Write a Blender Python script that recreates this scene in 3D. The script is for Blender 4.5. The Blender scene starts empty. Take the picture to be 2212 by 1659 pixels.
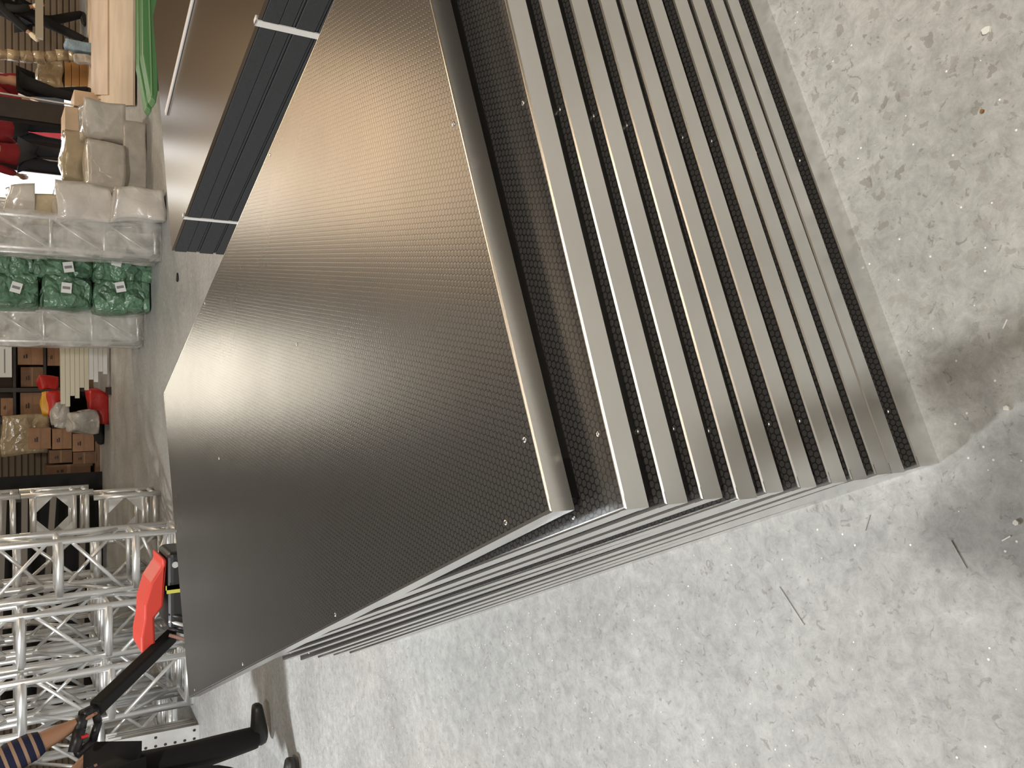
import bpy, bmesh, math, random
from mathutils import Vector, Matrix, noise
R = random.Random(7)
C = bpy.context.scene.collection
SC = bpy.context.scene

# ------------------------------------------------------------------ camera
H = 1.39
F_PX, PITCH, ROLL = 1813.24, .5620, .0076
cr, sr = math.cos(ROLL), math.sin(ROLL)
cp, sp = math.cos(PITCH), math.sin(PITCH)
r0, d0, FW = Vector((1, 0, 0)), Vector((0, -sp, -cp)), Vector((0, cp, -sp))
RT = r0*cr + d0*sr            # to the right of the upright view
DN = -r0*sr + d0*cr           # down in the upright view
cam_d = bpy.data.cameras.new('camera')
cam = bpy.data.objects.new('camera', cam_d); C.objects.link(cam)
cam_d.sensor_width = 36; cam_d.sensor_fit = 'HORIZONTAL'
cam_d.lens = 36*F_PX/2212; cam_d.clip_start = .02; cam_d.clip_end = 200
# the phone is held turned a quarter: image right = view down, image up = view right
m = Matrix((DN, RT, -FW)).transposed().to_4x4(); m.translation = (0, 0, H)
cam.matrix_world = m
SC.camera = cam

def ray(px, py):
    return (FW*F_PX + RT*((1659-py)-829.5) + DN*(px-1106)).normalized()
def F(px, py, z=0.0):                       # point on the level plane z
    v = ray(px, py); t = (z-H)/v.z; return Vector((v.x*t, v.y*t, z))
def P(px, py, y):                           # point on the upright plane y
    v = ray(px, py); t = y/v.y; return Vector((v.x*t, y, H+v.z*t))

# ------------------------------------------------------------------ world, lights, exposure
SC.view_settings.view_transform = 'Standard'; SC.view_settings.look = 'None'
SC.view_settings.gamma = 1; SC.view_settings.exposure = 0.0
try: SC.view_settings.use_curve_mapping = False
except Exception: pass
w = bpy.data.worlds.new('world'); SC.world = w; w.use_nodes = True
w.node_tree.nodes['Background'].inputs[0].default_value = (.9, .93, 1, 1)
w.node_tree.nodes['Background'].inputs[1].default_value = 1.0

def area(name, loc, size, power, col, target=None, shape='RECTANGLE', sy=None, spread=None):
    l = bpy.data.lights.new(name, 'AREA'); l.shape = shape; l.size = size
    if shape == 'RECTANGLE': l.size_y = sy or size
    l.energy = power; l.color = col
    if spread: l.spread = spread
    o = bpy.data.objects.new(name, l); C.objects.link(o); o.location = loc
    t = Vector(target) if target else Vector(loc)-Vector((0, 0, 1))
    o.rotation_euler = (t-Vector(loc)).to_track_quat('-Z', 'Y').to_euler()
    return o
def point(name, loc, rad, power, col):
    l = bpy.data.lights.new(name, 'POINT'); l.shadow_soft_size = rad; l.energy = power; l.color = col
    o = bpy.data.objects.new(name, l); C.objects.link(o); o.location = loc; return o

area('lamp_key', (-3.0, 4.0, 4.0), .28, 212, (.93, .97, 1), shape='DISK')
area('lamp_behind', (.35, -2.6, 5.4), .26, 320, (1, .975, .92), (.1, .9, 0), shape='DISK')
area('lamp_far', (.15, 13.4, 3.7), 1.3, 10, (1, .91, .74), (0, 1, .9), sy=1.6, spread=1.3)
area('lamp_warm', (3.3, 11, 5.3), 2.4, 34, (1, .70, .42), (0, 1, .8), sy=2.6, spread=1.6)
area('lamp_far_right', (3.0, 13.4, 3.3), 1.2, 26, (1, .9, .72), (0, 2, .5), sy=1.0)
area('fill_back_row', (5.0, 11.8, 5.8), .9, 85, (1, .88, .72), (5.0, 11.9, 0), sy=.9, spread=1.9)  # unseen fill, added to brighten the far background
area('fill_back_left', (-2.0, 11.0, 6.2), .9, 14, (1, .84, .62), (-2.0, 11.1, 0), sy=.9, spread=1.9)  # unseen fill added over the back left
for i, (lx, ly) in enumerate(((-5, -3), (5, -3), (-6, 2), (6, 5), (2, 11), (8, 12))):
    area('ceiling_fill_row', (lx, ly, 6.6), 3.4, (105 if ly < 6 else 45), (1, .78, .54) if lx > -1 else (1, .95, .88), sy=.6)  # unseen area lights added under the ceiling for ambient fill

# ------------------------------------------------------------------ materials
MATS = {}
def nodes(m): return m.node_tree.nodes, m.node_tree.links
def mat(name, col, rough=.5, metal=0., bump=0., bscale=40, var=0., vscale=6, spec=.5, coat=0., alpha=1., trans=0.):
    if name in MATS: return MATS[name]
    m = bpy.data.materials.new(name); m.use_nodes = True; N, L = nodes(m)
    b = N['Principled BSDF']
    b.inputs['Base Color'].default_value = (*col, 1); b.inputs['Roughness'].default_value = rough
    b.inputs['Metallic'].default_value = metal; b.inputs['Specular IOR Level'].default_value = spec
    b.inputs['Coat Weight'].default_value = coat; b.inputs['Alpha'].default_value = alpha
    tc = N.new('ShaderNodeTexCoord')
    if var:
        n = N.new('ShaderNodeTexNoise'); n.inputs['Scale'].default_value = vscale; n.inputs['Detail'].default_value = 5
        L.new(tc.outputs['Object'], n.inputs['Vector'])
        r = N.new('ShaderNodeValToRGB'); r.color_ramp.elements[0].position = .3; r.color_ramp.elements[1].position = .7
        r.color_ramp.elements[0].color = (*[c*(1-var) for c in col], 1)
        r.color_ramp.elements[1].color = (*[min(1, c*(1+var)) for c in col], 1)
        L.new(n.outputs['Fac'], r.inputs['Fac']); L.new(r.outputs['Color'], b.inputs['Base Color'])
    if bump:
        n = N.new('ShaderNodeTexNoise'); n.inputs['Scale'].default_value = bscale; n.inputs['Detail'].default_value = 4
        L.new(tc.outputs['Object'], n.inputs['Vector'])
        bp = N.new('ShaderNodeBump'); bp.inputs['Strength'].default_value = bump; bp.inputs['Distance'].default_value = .02
        L.new(n.outputs['Fac'], bp.inputs['Height']); L.new(bp.outputs['Normal'], b.inputs['Normal'])
    MATS[name] = m; return m

def crease(m, scale=7, dist=.03, strength=.9):
    N, L = nodes(m); b = N['Principled BSDF']; tc = N['Texture Coordinate']
    dn = N.new('ShaderNodeTexNoise'); dn.inputs['Scale'].default_value = scale*.8; dn.inputs['Detail'].default_value = 3
    L.new(tc.outputs['Object'], dn.inputs['Vector'])
    ad = N.new('ShaderNodeVectorMath'); ad.operation = 'MULTIPLY_ADD'; ad.inputs[1].default_value = (.22, .22, .22)
    L.new(dn.outputs['Color'], ad.inputs[0]); L.new(tc.outputs['Object'], ad.inputs[2])
    v = N.new('ShaderNodeTexVoronoi'); v.feature = 'DISTANCE_TO_EDGE'; v.inputs['Scale'].default_value = scale
    L.new(ad.outputs[0], v.inputs['Vector'])
    bp = N.new('ShaderNodeBump'); bp.inputs['Strength'].default_value = strength; bp.inputs['Distance'].default_value = dist
    L.new(v.outputs['Distance'], bp.inputs['Height']); L.new(bp.outputs['Normal'], b.inputs['Normal']); return m
def stripes(name, c1, c2, axis, freq, duty=.5, rough=.8):
    m = mat(name, c1, rough); N, L = nodes(m); b = N['Principled BSDF']
    tc = N['Texture Coordinate']; sx = N.new('ShaderNodeSeparateXYZ'); L.new(tc.outputs['Object'], sx.inputs[0])
    mu = N.new('ShaderNodeMath'); mu.operation = 'MULTIPLY'; mu.inputs[1].default_value = freq
    L.new(sx.outputs[axis], mu.inputs[0])
    fr = N.new('ShaderNodeMath'); fr.operation = 'FRACT'; L.new(mu.outputs[0], fr.inputs[0])
    gt = N.new('ShaderNodeMath'); gt.operation = 'GREATER_THAN'; gt.inputs[1].default_value = duty
    L.new(fr.outputs[0], gt.inputs[0])
    mx = N.new('ShaderNodeMix'); mx.data_type = 'RGBA'; L.new(gt.outputs[0], mx.inputs[0])
    mx.inputs[6].default_value = (*c1, 1); mx.inputs[7].default_value = (*c2, 1)
    L.new(mx.outputs[2], b.inputs['Base Color']); return m

def make_floor():
    m = mat('polished_concrete', (.5, .5, .48), .38, spec=.32); N, L = nodes(m); b = N['Principled BSDF']
    tc = N['Texture Coordinate']; co = tc.outputs['Object']
    def noi(scale, det=6, dist=0, rough=.6):
        n = N.new('ShaderNodeTexNoise'); n.inputs['Scale'].default_value = scale; n.inputs['Detail'].default_value = det
        n.inputs['Distortion'].default_value = dist; n.inputs['Roughness'].default_value = rough
        L.new(co, n.inputs['Vector']); return n.outputs['Fac']
    def ramp(f, p0, p1, c0, c1):
        r = N.new('ShaderNodeValToRGB'); r.color_ramp.elements[0].position = p0; r.color_ramp.elements[1].position = p1
        r.color_ramp.elements[0].color = (*c0, 1); r.color_ramp.elements[1].color = (*c1, 1)
        L.new(f, r.inputs[0]); return r.outputs[0]
    def mix(f, a, bb, mode='MIX'):
        x = N.new('ShaderNodeMix'); x.data_type = 'RGBA'; x.blend_type = mode
        if isinstance(f, float): x.inputs[0].default_value = f
        else: L.new(f, x.inputs[0])
        for k, v in ((6, a), (7, bb)):
            if isinstance(v, tuple): x.inputs[k].default_value = (*v, 1)
            else: L.new(v, x.inputs[k])
        return x.outputs[2]
    def math_(op, a, bb):
        x = N.new('ShaderNodeMath'); x.operation = op; x.use_clamp = True
        for k, v in ((0, a), (1, bb)):
            if isinstance(v, (int, float)): x.inputs[k].default_value = v
            else: L.new(v, x.inputs[k])
        return x.outputs[0]
    base = ramp(noi(2.2, 8, .5), .3, .7, (.36, .36, .35), (.52, .52, .505))
    fine = ramp(noi(26, 9, .4, .8), .35, .68, (.55, .55, .55), (1.12, 1.12, 1.12))
    c = mix(.75, base, fine, 'MULTIPLY')
    # stone aggregate showing through the worn skin near the front
    v = N.new('ShaderNodeTexVoronoi'); v.feature = 'F1'; v.inputs['Scale'].default_value = 36
    v.inputs['Randomness'].default_value = 1
    dn = N.new('ShaderNodeTexNoise'); dn.inputs['Scale'].default_value = 60; dn.inputs['Detail'].default_value = 3
    L.new(co, dn.inputs['Vector'])
    ad = N.new('ShaderNodeVectorMath'); ad.operation = 'MULTIPLY_ADD'; ad.inputs[1].default_value = (.035, .035, .035)
    L.new(dn.outputs['Color'], ad.inputs[0]); L.new(co, ad.inputs[2]); L.new(ad.outputs[0], v.inputs['Vector'])
    sz = N.new('ShaderNodeSeparateColor'); L.new(v.outputs['Color'], sz.inputs[0])
    thr = math_('MULTIPLY', math_('SUBTRACT', sz.outputs[0], .30), .72)
    st = math_('MULTIPLY', math_('LESS_THAN', v.outputs['Distance'], thr), 1)
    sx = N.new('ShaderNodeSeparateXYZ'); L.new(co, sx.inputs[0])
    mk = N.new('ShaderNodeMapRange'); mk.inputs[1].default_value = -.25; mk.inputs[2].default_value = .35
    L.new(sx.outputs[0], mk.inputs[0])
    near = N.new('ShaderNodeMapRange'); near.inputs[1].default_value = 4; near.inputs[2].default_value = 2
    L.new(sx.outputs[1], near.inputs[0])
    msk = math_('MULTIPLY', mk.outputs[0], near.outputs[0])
    blot = ramp(noi(8, 4), .25, .5, (.35, .35, .35), (1, 1, 1))
    c = mix(msk, c, mix(1.0, c, (1.16, 1.155, 1.13), 'MULTIPLY'))  # floor colour lifted at front right, standing in for brighter light there
    sf = math_('MULTIPLY', math_('MULTIPLY', st, msk), blot)
    stone = ramp(sz.outputs[1], .2, .9, (.23, .22, .19), (.36, .33, .31))
    c = mix(math_('MULTIPLY', sf, .62), c, stone)
    # small dark pits, thin and dispersed
    pit = ramp(noi(48, 4, 1.2), .61, .67, (0, 0, 0), (1, 1, 1))
    c = mix(math_('MULTIPLY', pit, .6), c, (.20, .19, .17))
    # worn warm stains
    stn = ramp(noi(1.3, 3, .8), .60, .78, (0, 0, 0), (1, 1, 1))
    c = mix(math_('MULTIPLY', stn, .35), c, (.36, .31, .25))
    # pale grit
    v2 = N.new('ShaderNodeTexVoronoi'); v2.inputs['Scale'].default_value = 55; L.new(co, v2.inputs['Vector'])
    sz2 = N.new('ShaderNodeSeparateColor'); L.new(v2.outputs['Color'], sz2.inputs[0])
    g = math_('MULTIPLY', math_('LESS_THAN', v2.outputs['Distance'], .11), math_('GREATER_THAN', sz2.outputs[0], .82))
    c = mix(g, c, (.85, .85, .82))
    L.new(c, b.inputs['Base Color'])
    rr = N.new('ShaderNodeMapRange'); rr.inputs[3].default_value = .42; rr.inputs[4].default_value = .62
    L.new(noi(5), rr.inputs[0]); L.new(rr.outputs[0], b.inputs['Roughness'])
    bp = N.new('ShaderNodeBump'); bp.inputs['Strength'].default_value = .12; bp.inputs['Distance'].default_value = .004
    L.new(noi(60, 6), bp.inputs['Height']); L.new(bp.outputs[0], b.inputs['Normal'])
    return m

def make_hex():
    m = mat('black_hexagon_film', (.03, .028, .026), .27, spec=.6); N, L = nodes(m); b = N['Principled BSDF']
    tc = N['Texture Coordinate']
    def vm(op, a, *rest):
        x = N.new('ShaderNodeVectorMath'); x.operation = op
        for k, v in enumerate((a,)+rest):
            if isinstance(v, tuple): x.inputs[k].default_value = v
            else: L.new(v, x.inputs[k])
        return x
    def mm(op, a, bb=None, c=None):
        x = N.new('ShaderNodeMath'); x.operation = op
        for k, v in enumerate((a, bb, c)):
            if v is None: continue
            if isinstance(v, (int, float)): x.inputs[k].default_value = v
            else: L.new(v, x.inputs[k])
        return x.outputs[0]
    p = vm('MULTIPLY', tc.outputs['Object'], (1/.0105, 1/.0105, 0)).outputs[0]
    s2, n2 = (.5, .8660254, 1), (-.5, -.8660254, -1)
    a = vm('WRAP', p, s2, n2).outputs[0]
    bb = vm('WRAP', vm('ADD', p, (.5, .8660254, 0)).outputs[0], s2, n2).outputs[0]
    la = vm('DOT_PRODUCT', a, a).outputs['Value']; lb = vm('DOT_PRODUCT', bb, bb).outputs['Value']
    sel = mm('LESS_THAN', la, lb)
    mx = N.new('ShaderNodeMix'); mx.data_type = 'VECTOR'; L.new(sel, mx.inputs[0]); L.new(bb, mx.inputs[4]); L.new(a, mx.inputs[5])
    ab = vm('ABSOLUTE', mx.outputs[1]).outputs[0]
    sx = N.new('ShaderNodeSeparateXYZ'); L.new(ab, sx.inputs[0])
    d = mm('MAXIMUM', sx.outputs[0], mm('MULTIPLY_ADD', sx.outputs[0], .5, mm('MULTIPLY', sx.outputs[1], .8660254)))
    mr = N.new('ShaderNodeMapRange'); mr.interpolation_type = 'SMOOTHSTEP'
    mr.inputs[1].default_value = .36; mr.inputs[2].default_value = .48; mr.inputs[3].default_value = 1; mr.inputs[4].default_value = 0
    L.new(d, mr.inputs[0])
    bp = N.new('ShaderNodeBump'); bp.inputs['Strength'].default_value = .17; bp.inputs['Distance'].default_value = .0006
    L.new(mr.outputs[0], bp.inputs['Height']); L.new(bp.outputs[0], b.inputs['Normal'])
    cm = N.new('ShaderNodeMix'); cm.data_type = 'RGBA'; L.new(mr.outputs[0], cm.inputs[0])
    cm.inputs[6].default_value = (.008, .008, .008, 1); cm.inputs[7].default_value = (.042, .039, .036, 1)
    sn = N.new('ShaderNodeTexNoise'); sn.inputs['Scale'].default_value = 2.5; sn.inputs['Detail'].default_value = 4
    L.new(tc.outputs['Object'], sn.inputs['Vector'])
    rr = N.new('ShaderNodeMapRange'); rr.inputs[3].default_value = .24; rr.inputs[4].default_value = .33
    L.new(sn.outputs['Fac'], rr.inputs[0]); L.new(rr.outputs[0], b.inputs['Roughness'])
    L.new(cm.outputs[2], b.inputs['Base Color'])
    return m

def make_plastic():
    m = mat('clear_wrap', (.86, .83, .78), .2, spec=.7); N, L = nodes(m); b = N['Principled BSDF']
    tc = N['Texture Coordinate']
    n = N.new('ShaderNodeTexNoise'); n.inputs['Scale'].default_value = 5; n.inputs['Detail'].default_value = 2; n.inputs['Distortion'].default_value = .8
    L.new(tc.outputs['Object'], n.inputs['Vector'])
    bp = N.new('ShaderNodeBump'); bp.inputs['Strength'].default_value = .5; bp.inputs['Distance'].default_value = .05
    L.new(n.outputs['Fac'], bp.inputs['Height']); L.new(bp.outputs[0], b.inputs['Normal'])
    mr = N.new('ShaderNodeMapRange'); mr.inputs[1].default_value = .35; mr.inputs[2].default_value = .65
    mr.inputs[3].default_value = .18; mr.inputs[4].default_value = .6; L.new(n.outputs['Fac'], mr.inputs[0])
    L.new(mr.outputs[0], b.inputs['Alpha'])
    return m

FLOOR = make_floor(); HEX = make_hex(); WRAP = make_plastic()
ALU = mat('brushed_aluminium', (.76, .755, .74), .24, 1., var=.05, vscale=3)
ALU2 = mat('truss_aluminium', (.90, .90, .89), .36, .8)
DARKP = mat('black_plastic', (.015, .015, .016), .35)
RIVET = mat('bright_screw', (.9, .9, .9), .2, 1.)
EDGE = mat('charcoal_sheet_edge', (.035, .038, .04), .6, bump=.2, bscale=30)
BROWNF = mat('brown_film_face', (.065, .045, .028), .25, spec=.6, bump=.02, bscale=3)
STRAP = mat('white_strap', (.8, .78, .74), .5)
WOOD = mat('pale_wood', (.62, .47, .33), .6, var=.18, vscale=3)
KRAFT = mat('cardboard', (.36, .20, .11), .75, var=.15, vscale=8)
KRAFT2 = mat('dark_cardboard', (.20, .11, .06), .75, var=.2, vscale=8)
GREENP = mat('green_paint', (.10, .26, .095), .4)
GREENB = crease(mat('green_sack', (.13, .25, .155), .3, var=.3, vscale=5, spec=.8), 6, .12, 1.)
PAPER = mat('white_paper', (.85, .85, .82), .7)
PRINT = mat('grey_print', (.25, .25, .25), .7)
REDP = mat('red_cover', (.62, .05, .03), .5)
BLACKM = mat('black_painted', (.02, .02, .021), .4)
YEL = mat('yellow_label', (.65, .6, .1), .5)
STEELB = mat('brown_steel', (.032, .024, .02), .5, var=.2)
SKIN = mat('skin', (.42, .22, .13), .5)
BLACKC = mat('black_cloth', (.008, .008, .009), .9)
DGREYC = mat('dark_grey_cloth', (.03, .03, .035), .9)
REDC = mat('red_cloth', (.26, .012, .016), .8, var=.2, vscale=9)
SHOE = mat('black_shoe', (.02, .02, .018), .45)
HAIR = mat('black_hair', (.01, .008, .007), .6)
GLOVE = mat('cream_glove', (.75, .66, .48), .8)
TARP = mat('red_tarp', (.5, .02, .015), .4, bump=.6, bscale=8)
YELC = mat('yellow_tarp', (.75, .4, .03), .4)
GREYW = crease(mat('grey_wrap', (.45, .42, .38), .25, var=.2), 5, .05)
TANW = crease(mat('tan_wrap', (.40, .31, .19), .22, var=.3, spec=.8), 5, .05)
CORR = mat('brown_sheet_metal', (.22, .17, .125), .55)
GREYPL = mat('grey_steel_plate', (.62, .61, .59), .5, .1, var=.15)
WHITEW = mat('white_render', (.85, .86, .86), .8)

# ------------------------------------------------------------------ helpers
def obj(name, bm, m, parent=None, smooth=False, mats=None):
    me = bpy.data.meshes.new(name); bmesh.ops.recalc_face_normals(bm, faces=bm.faces); bm.to_mesh(me); bm.free()
    for x in (mats or [m]): me.materials.append(x)
    if smooth:
        for p in me.polygons: p.use_smooth = True
    o = bpy.data.objects.new(name, me); C.objects.link(o)
    if parent: o.parent = parent
    return o
def tag(o, label, cat, group=None, kind=None):
    if label: o['label'] = label
    if cat: o['category'] = cat
    if group: o['group'] = group
    if kind: o['kind'] = kind
    return o
def thing(name, label, cat, loc=(0, 0, 0), rz=0, group=None):
    o = bpy.data.objects.new(name, None); C.objects.link(o); o.empty_display_size = .1
    o.location = loc; o.rotation_euler = (0, 0, rz); return tag(o, label, cat, group)
def struct(name, bm, m):
    o = obj(name, bm, m); o['kind'] = 'structure'; return o
def dup(root, loc, rz, label, group=None):
    r = root.copy(); C.objects.link(r); r.location = loc; r.rotation_euler = (0, 0, rz); r['label'] = label
    if group: r['group'] = group
    for ch in list(root.children):
        c = ch.copy(); C.objects.link(c); c.parent = r
        for g in ch.children:
            d = g.copy(); C.objects.link(d); d.parent = c
    return r
def box(bm, a, b, M=None):
    v = [bm.verts.new(Vector((x, y, z)) if M is None else M @ Vector((x, y, z))) for x in (a[0], b[0]) for y in (a[1], b[1]) for z in (a[2], b[2])]
    for f in ((0, 1, 3, 2), (4, 6, 7, 5), (0, 4, 5, 1), (2, 3, 7, 6), (0, 2, 6, 4), (1, 5, 7, 3)): bm.faces.new([v[i] for i in f])
    return v
def tube(bm, p, q, r, n=8, r2=None, cap=True):
    p, q = Vector(p), Vector(q); d = (q-p).normalized(); u = d.orthogonal().normalized(); w_ = d.cross(u)
    r2 = r if r2 is None else r2
    A = [bm.verts.new(p+(u*math.cos(t)+w_*math.sin(t))*r) for t in [2*math.pi*k/n for k in range(n)]]
    B = [bm.verts.new(q+(u*math.cos(t)+w_*math.sin(t))*r2) for t in [2*math.pi*k/n for k in range(n)]]
    for k in range(n): bm.faces.new((A[k], A[(k+1) % n], B[(k+1) % n], B[k]))
    if cap: bm.faces.new(A[::-1]); bm.faces.new(B)
def path(bm, pts, r, n=8):
    for a, b in zip(pts, pts[1:]): tube(bm, a, b, r, n)
def sqbar(bm, p, q, w_, h=None, up=(0, 0, 1)):
    p, q = Vector(p), Vector(q); d = (q-p).normalized(); up = Vector(up)
    s = d.cross(up); s = s.normalized() if s.length > 1e-4 else d.orthogonal().normalized(); t = s.cross(d); h = h or w_
    vs = [bm.verts.new(e+s*i*w_/2+t*j*h/2) for e in (p, q) for i, j in ((-1, -1), (1, -1), (1, 1), (-1, 1))]
    for k in range(4): bm.faces.new((vs[k], vs[(k+1) % 4], vs[4+(k+1) % 4], vs[4+k]))
    bm.faces.new(vs[3::-1]); bm.faces.new(vs[4:])
def prism(bm, pts, z0, z1, M=None):
    f = lambda p: p if M is None else M @ p
    A = [bm.verts.new(f(Vector((x, y, z0)))) for x, y in pts]; B = [bm.verts.new(f(Vector((x, y, z1)))) for x, y in pts]
    n = len(pts)
    for k in range(n): bm.faces.new((A[k], A[(k+1) % n], B[(k+1) % n], B[k]))
    bm.faces.new(A[::-1]); bm.faces.new(B)
def bevel(o, w_=.004, seg=2):
    md = o.modifiers.new('bevel', 'BEVEL'); md.width = w_; md.segments = seg; md.limit_method = 'ANGLE'; return o
def crumple(bm, lo, hi, amp, freq, seed, cuts=9, rnd=.25):
    """a wrapped, creased lump filling the given box"""
    lo, hi = Vector(lo), Vector(hi); c = (lo+hi)/2; h = (hi-lo)/2
    b2 = bmesh.new(); bmesh.ops.create_cube(b2, size=2); bmesh.ops.subdivide_edges(b2, edges=b2.edges, cuts=cuts, use_grid_fill=True)
    vs = {}
    for v in b2.verts:
        p = v.co.copy(); s = p.normalized()*1.25; p = p.lerp(s, rnd)
        q = Vector((p.x*h.x, p.y*h.y, p.z*h.z))
        nn = noise.noise_vector((q+Vector((seed*7.1, seed, 0)))*freq)*amp
        q += nn; q.z = max(q.z, -h.z)
        vs[v] = bm.verts.new(c+q)
    for f in b2.faces: bm.faces.new([vs[v] for v in f.verts])
    b2.free()

# ------------------------------------------------------------------ setting
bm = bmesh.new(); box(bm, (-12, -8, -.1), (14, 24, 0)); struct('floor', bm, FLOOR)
bm = bmesh.new(); box(bm, (-12, -8, 7.5), (14, 16, 7.6)); struct('ceiling', bm, mat('ceiling_sheet', (.55, .50, .44), .7))
WC = mat('warehouse_wall', (.50, .46, .41), .8)
bm = bmesh.new(); box(bm, (-12.1, -8, 0), (-12, 16, 7.5)); struct('wall_left', bm, WC)
bm = bmesh.new(); box(bm, (14, -8, 0), (14.1, 16, 7.5)); struct('wall_right', bm, WC)
bm = bmesh.new(); box(bm, (-12, -8.1, 0), (14, -8, 7.5)); struct('wall_front', bm, WC)
WY = 15.6
OX0, OX1, OZ = 2.9, 5.0, 2.6            # open doorway in the back wall
bm = bmesh.new()
def corr(x0, x1, z0, z1):
    n = int((z1-z0)/.09); prev = None
    for k in range(n*4+1):
        z = z0+(z1-z0)*k/(n*4); y = WY+(.0, .0, .03, .03)[k % 4]
        cur = (bm.verts.new((x0, y, z)), bm.verts.new((x1, y, z)))
        if prev: bm.faces.new((prev[0], prev[1], cur[1], cur[0]))
        prev = cur
corr(-12, OX0, 0, 7.5); corr(OX1, 14, 0, 7.5); corr(OX0, OX1, OZ, 7.5)
o = struct('wall_back', bm, CORR); sd = o.modifiers.new('s', 'SOLIDIFY'); sd.thickness = .03
bm = bmesh.new(); box(bm, (0, 21, 0), (10, 21.1, 5)); struct('wall_yard', bm, WHITEW)
area('yard_daylight', (4.5, 18.2, 4.4), 4.0, 900, (.95, .98, 1), (4.2, 20.5, 1), sy=1.5)

# ------------------------------------------------------------------ the stacked stage decks
DL, DW, DT = 1.169, 2.447, .065
def rail_bm(length, prof):
    """mitred rail along +x, outside at y=0, inside towards +y; prof = [(inset, z)]"""
    b = bmesh.new(); A = [b.verts.new((i, i, z)) for i, z in prof]; B = [b.verts.new((length-i, i, z)) for i, z in prof]
    n = len(prof)
    for k in range(n): b.faces.new((A[k], A[(k+1) % n], B[(k+1) % n], B[k]))
    b.faces.new(A[::-1]); b.faces.new(B); return b
PROF = [(.020, 0), (.020, .0275), (0, .0275), (0, .0628), (.0022, .065), (.004, .065), (.004, .047), (.050, .047), (.050, 0)]
PROFB = [(.002, 0), (.002, .0270), (0, .0275), (0, .0628), (.0022, .065), (.004, .065), (.004, .047), (.050, .047), (.050, 0)]
def lipify(o, dark):
    if dark:
        for p in o.data.polygons:
            if p.center.z < .0276 and abs(p.normal.z) < .99: p.material_index = 1
LIP = mat('shaded_rail_lip', (.07, .075, .075), .35, .6)  # recessed lip coloured dark for the shade under the rail face
def make_deck(label, prof, dark=True):
    t = thing('stage_deck', label, 'stage deck', group='aluminium framed stage decks in the near stack')
    b = bmesh.new(); box(b, (.0042, .0042, .0472), (DL-.0042, DW-.0042, .0646)); obj('deck_board', b, HEX, t)
    for pos, rz, ln in (((0, 0), 0, DL), ((DL, 0), 90, DW), ((DL, DW), 180, DL), ((0, DW), 270, DW)):
        o = obj('side_rail', rail_bm(ln, prof), ALU, t, mats=[ALU, LIP]); lipify(o, dark); o.location = (*pos, 0); o.rotation_euler = (0, 0, math.radians(rz))
    for pos, rz in (((0, 0), 0), ((DL, 0), 90), ((DL, DW), 180), ((0, DW), 270)):
        b = bmesh.new(); pts = [(.0195, .0195), (.075, .0195)]
        pts += [(.0195+.0555*math.cos(a), .0195+.0555*math.sin(a)) for a in [math.radians(q) for q in (15, 30, 45, 60, 75)]] + [(.0195, .075)]
        prism(b, pts, .0005, .0262)
        o = obj('corner_bracket', b, DARKP, t); o.location = (*pos, 0); o.rotation_euler = (0, 0, math.radians(rz))
        b = bmesh.new(); e = .0006
        prism(b, [(-e, -e), (.017, -e), (.017, .0012), (.0012, .0012), (.0012, .017), (-e, .017)], .028, .0632)
        o = obj('corner_casting', b, ALU, t); o.location = (*pos, 0); o.rotation_euler = (0, 0, math.radians(rz))
    S = None
    for u, v in ((.016, .113), (.105, .022), (.615, .018), (DL-.105, .02), (.015, .84), (.016, 1.64), (.632, 1.666), (.63, .84), (DL-.016, .84), (DL-.016, 1.64), (.016, DW-.11), (.6, DW-.02)):
        if S is None:
            b = bmesh.new(); bmesh.ops.create_uvsphere(b, u_segments=10, v_segments=6, radius=.0045)
            for vv in b.verts: vv.co.z *= .35
            S = obj('screw', b, RIVET, t, True); S.location = (u, v, .0648)
        else:
            q = S.copy(); C.objects.link(q); q.parent = t; q.location = (u, v, .0648)
    return t
CN = [(-.163, .878, 22.66), (-.157, .808, 20.2), (-.156, .806, 20.3), (-.155, .807, 20.3), (-.160, .805, 20.3), (-.157, .814, 20.7),
      (-.154, .808, 21.0), (-.151, .804, 21.1), (-.152, .814, 21.2), (-.148, .818, 21.4), (-.151, .835, 21.0), (-.143, .827, 21.3)]
ORD = ['topmost', 'second', 'third', 'fourth', 'fifth', 'sixth', 'seventh', 'eighth', 'ninth', 'tenth', 'eleventh', 'bottommost']
LB = ['black hexagon-textured stage deck with aluminium frame, topmost of the near stack',
      'aluminium framed black stage deck right under the topmost one, its black edge widely exposed']
D0 = None
for i, (x, y, a) in enumerate(CN):
    z = (11-i)*DT
    lab = LB[i] if i < 2 else ('aluminium framed black stage deck, %s down from the top of the near stack' % ORD[i] if i < 11 else
                               'aluminium framed black stage deck lying on the floor at the bottom of the near stack')
    if i == 0: t = D0 = make_deck(lab, PROF)
    elif i == 11: t = make_deck(lab, PROFB, False)
    else: t = dup(D0, (0, 0, 0), 0, lab)
    t.location = (x, y, z); t.rotation_euler = (0, 0, math.radians(a))
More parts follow.
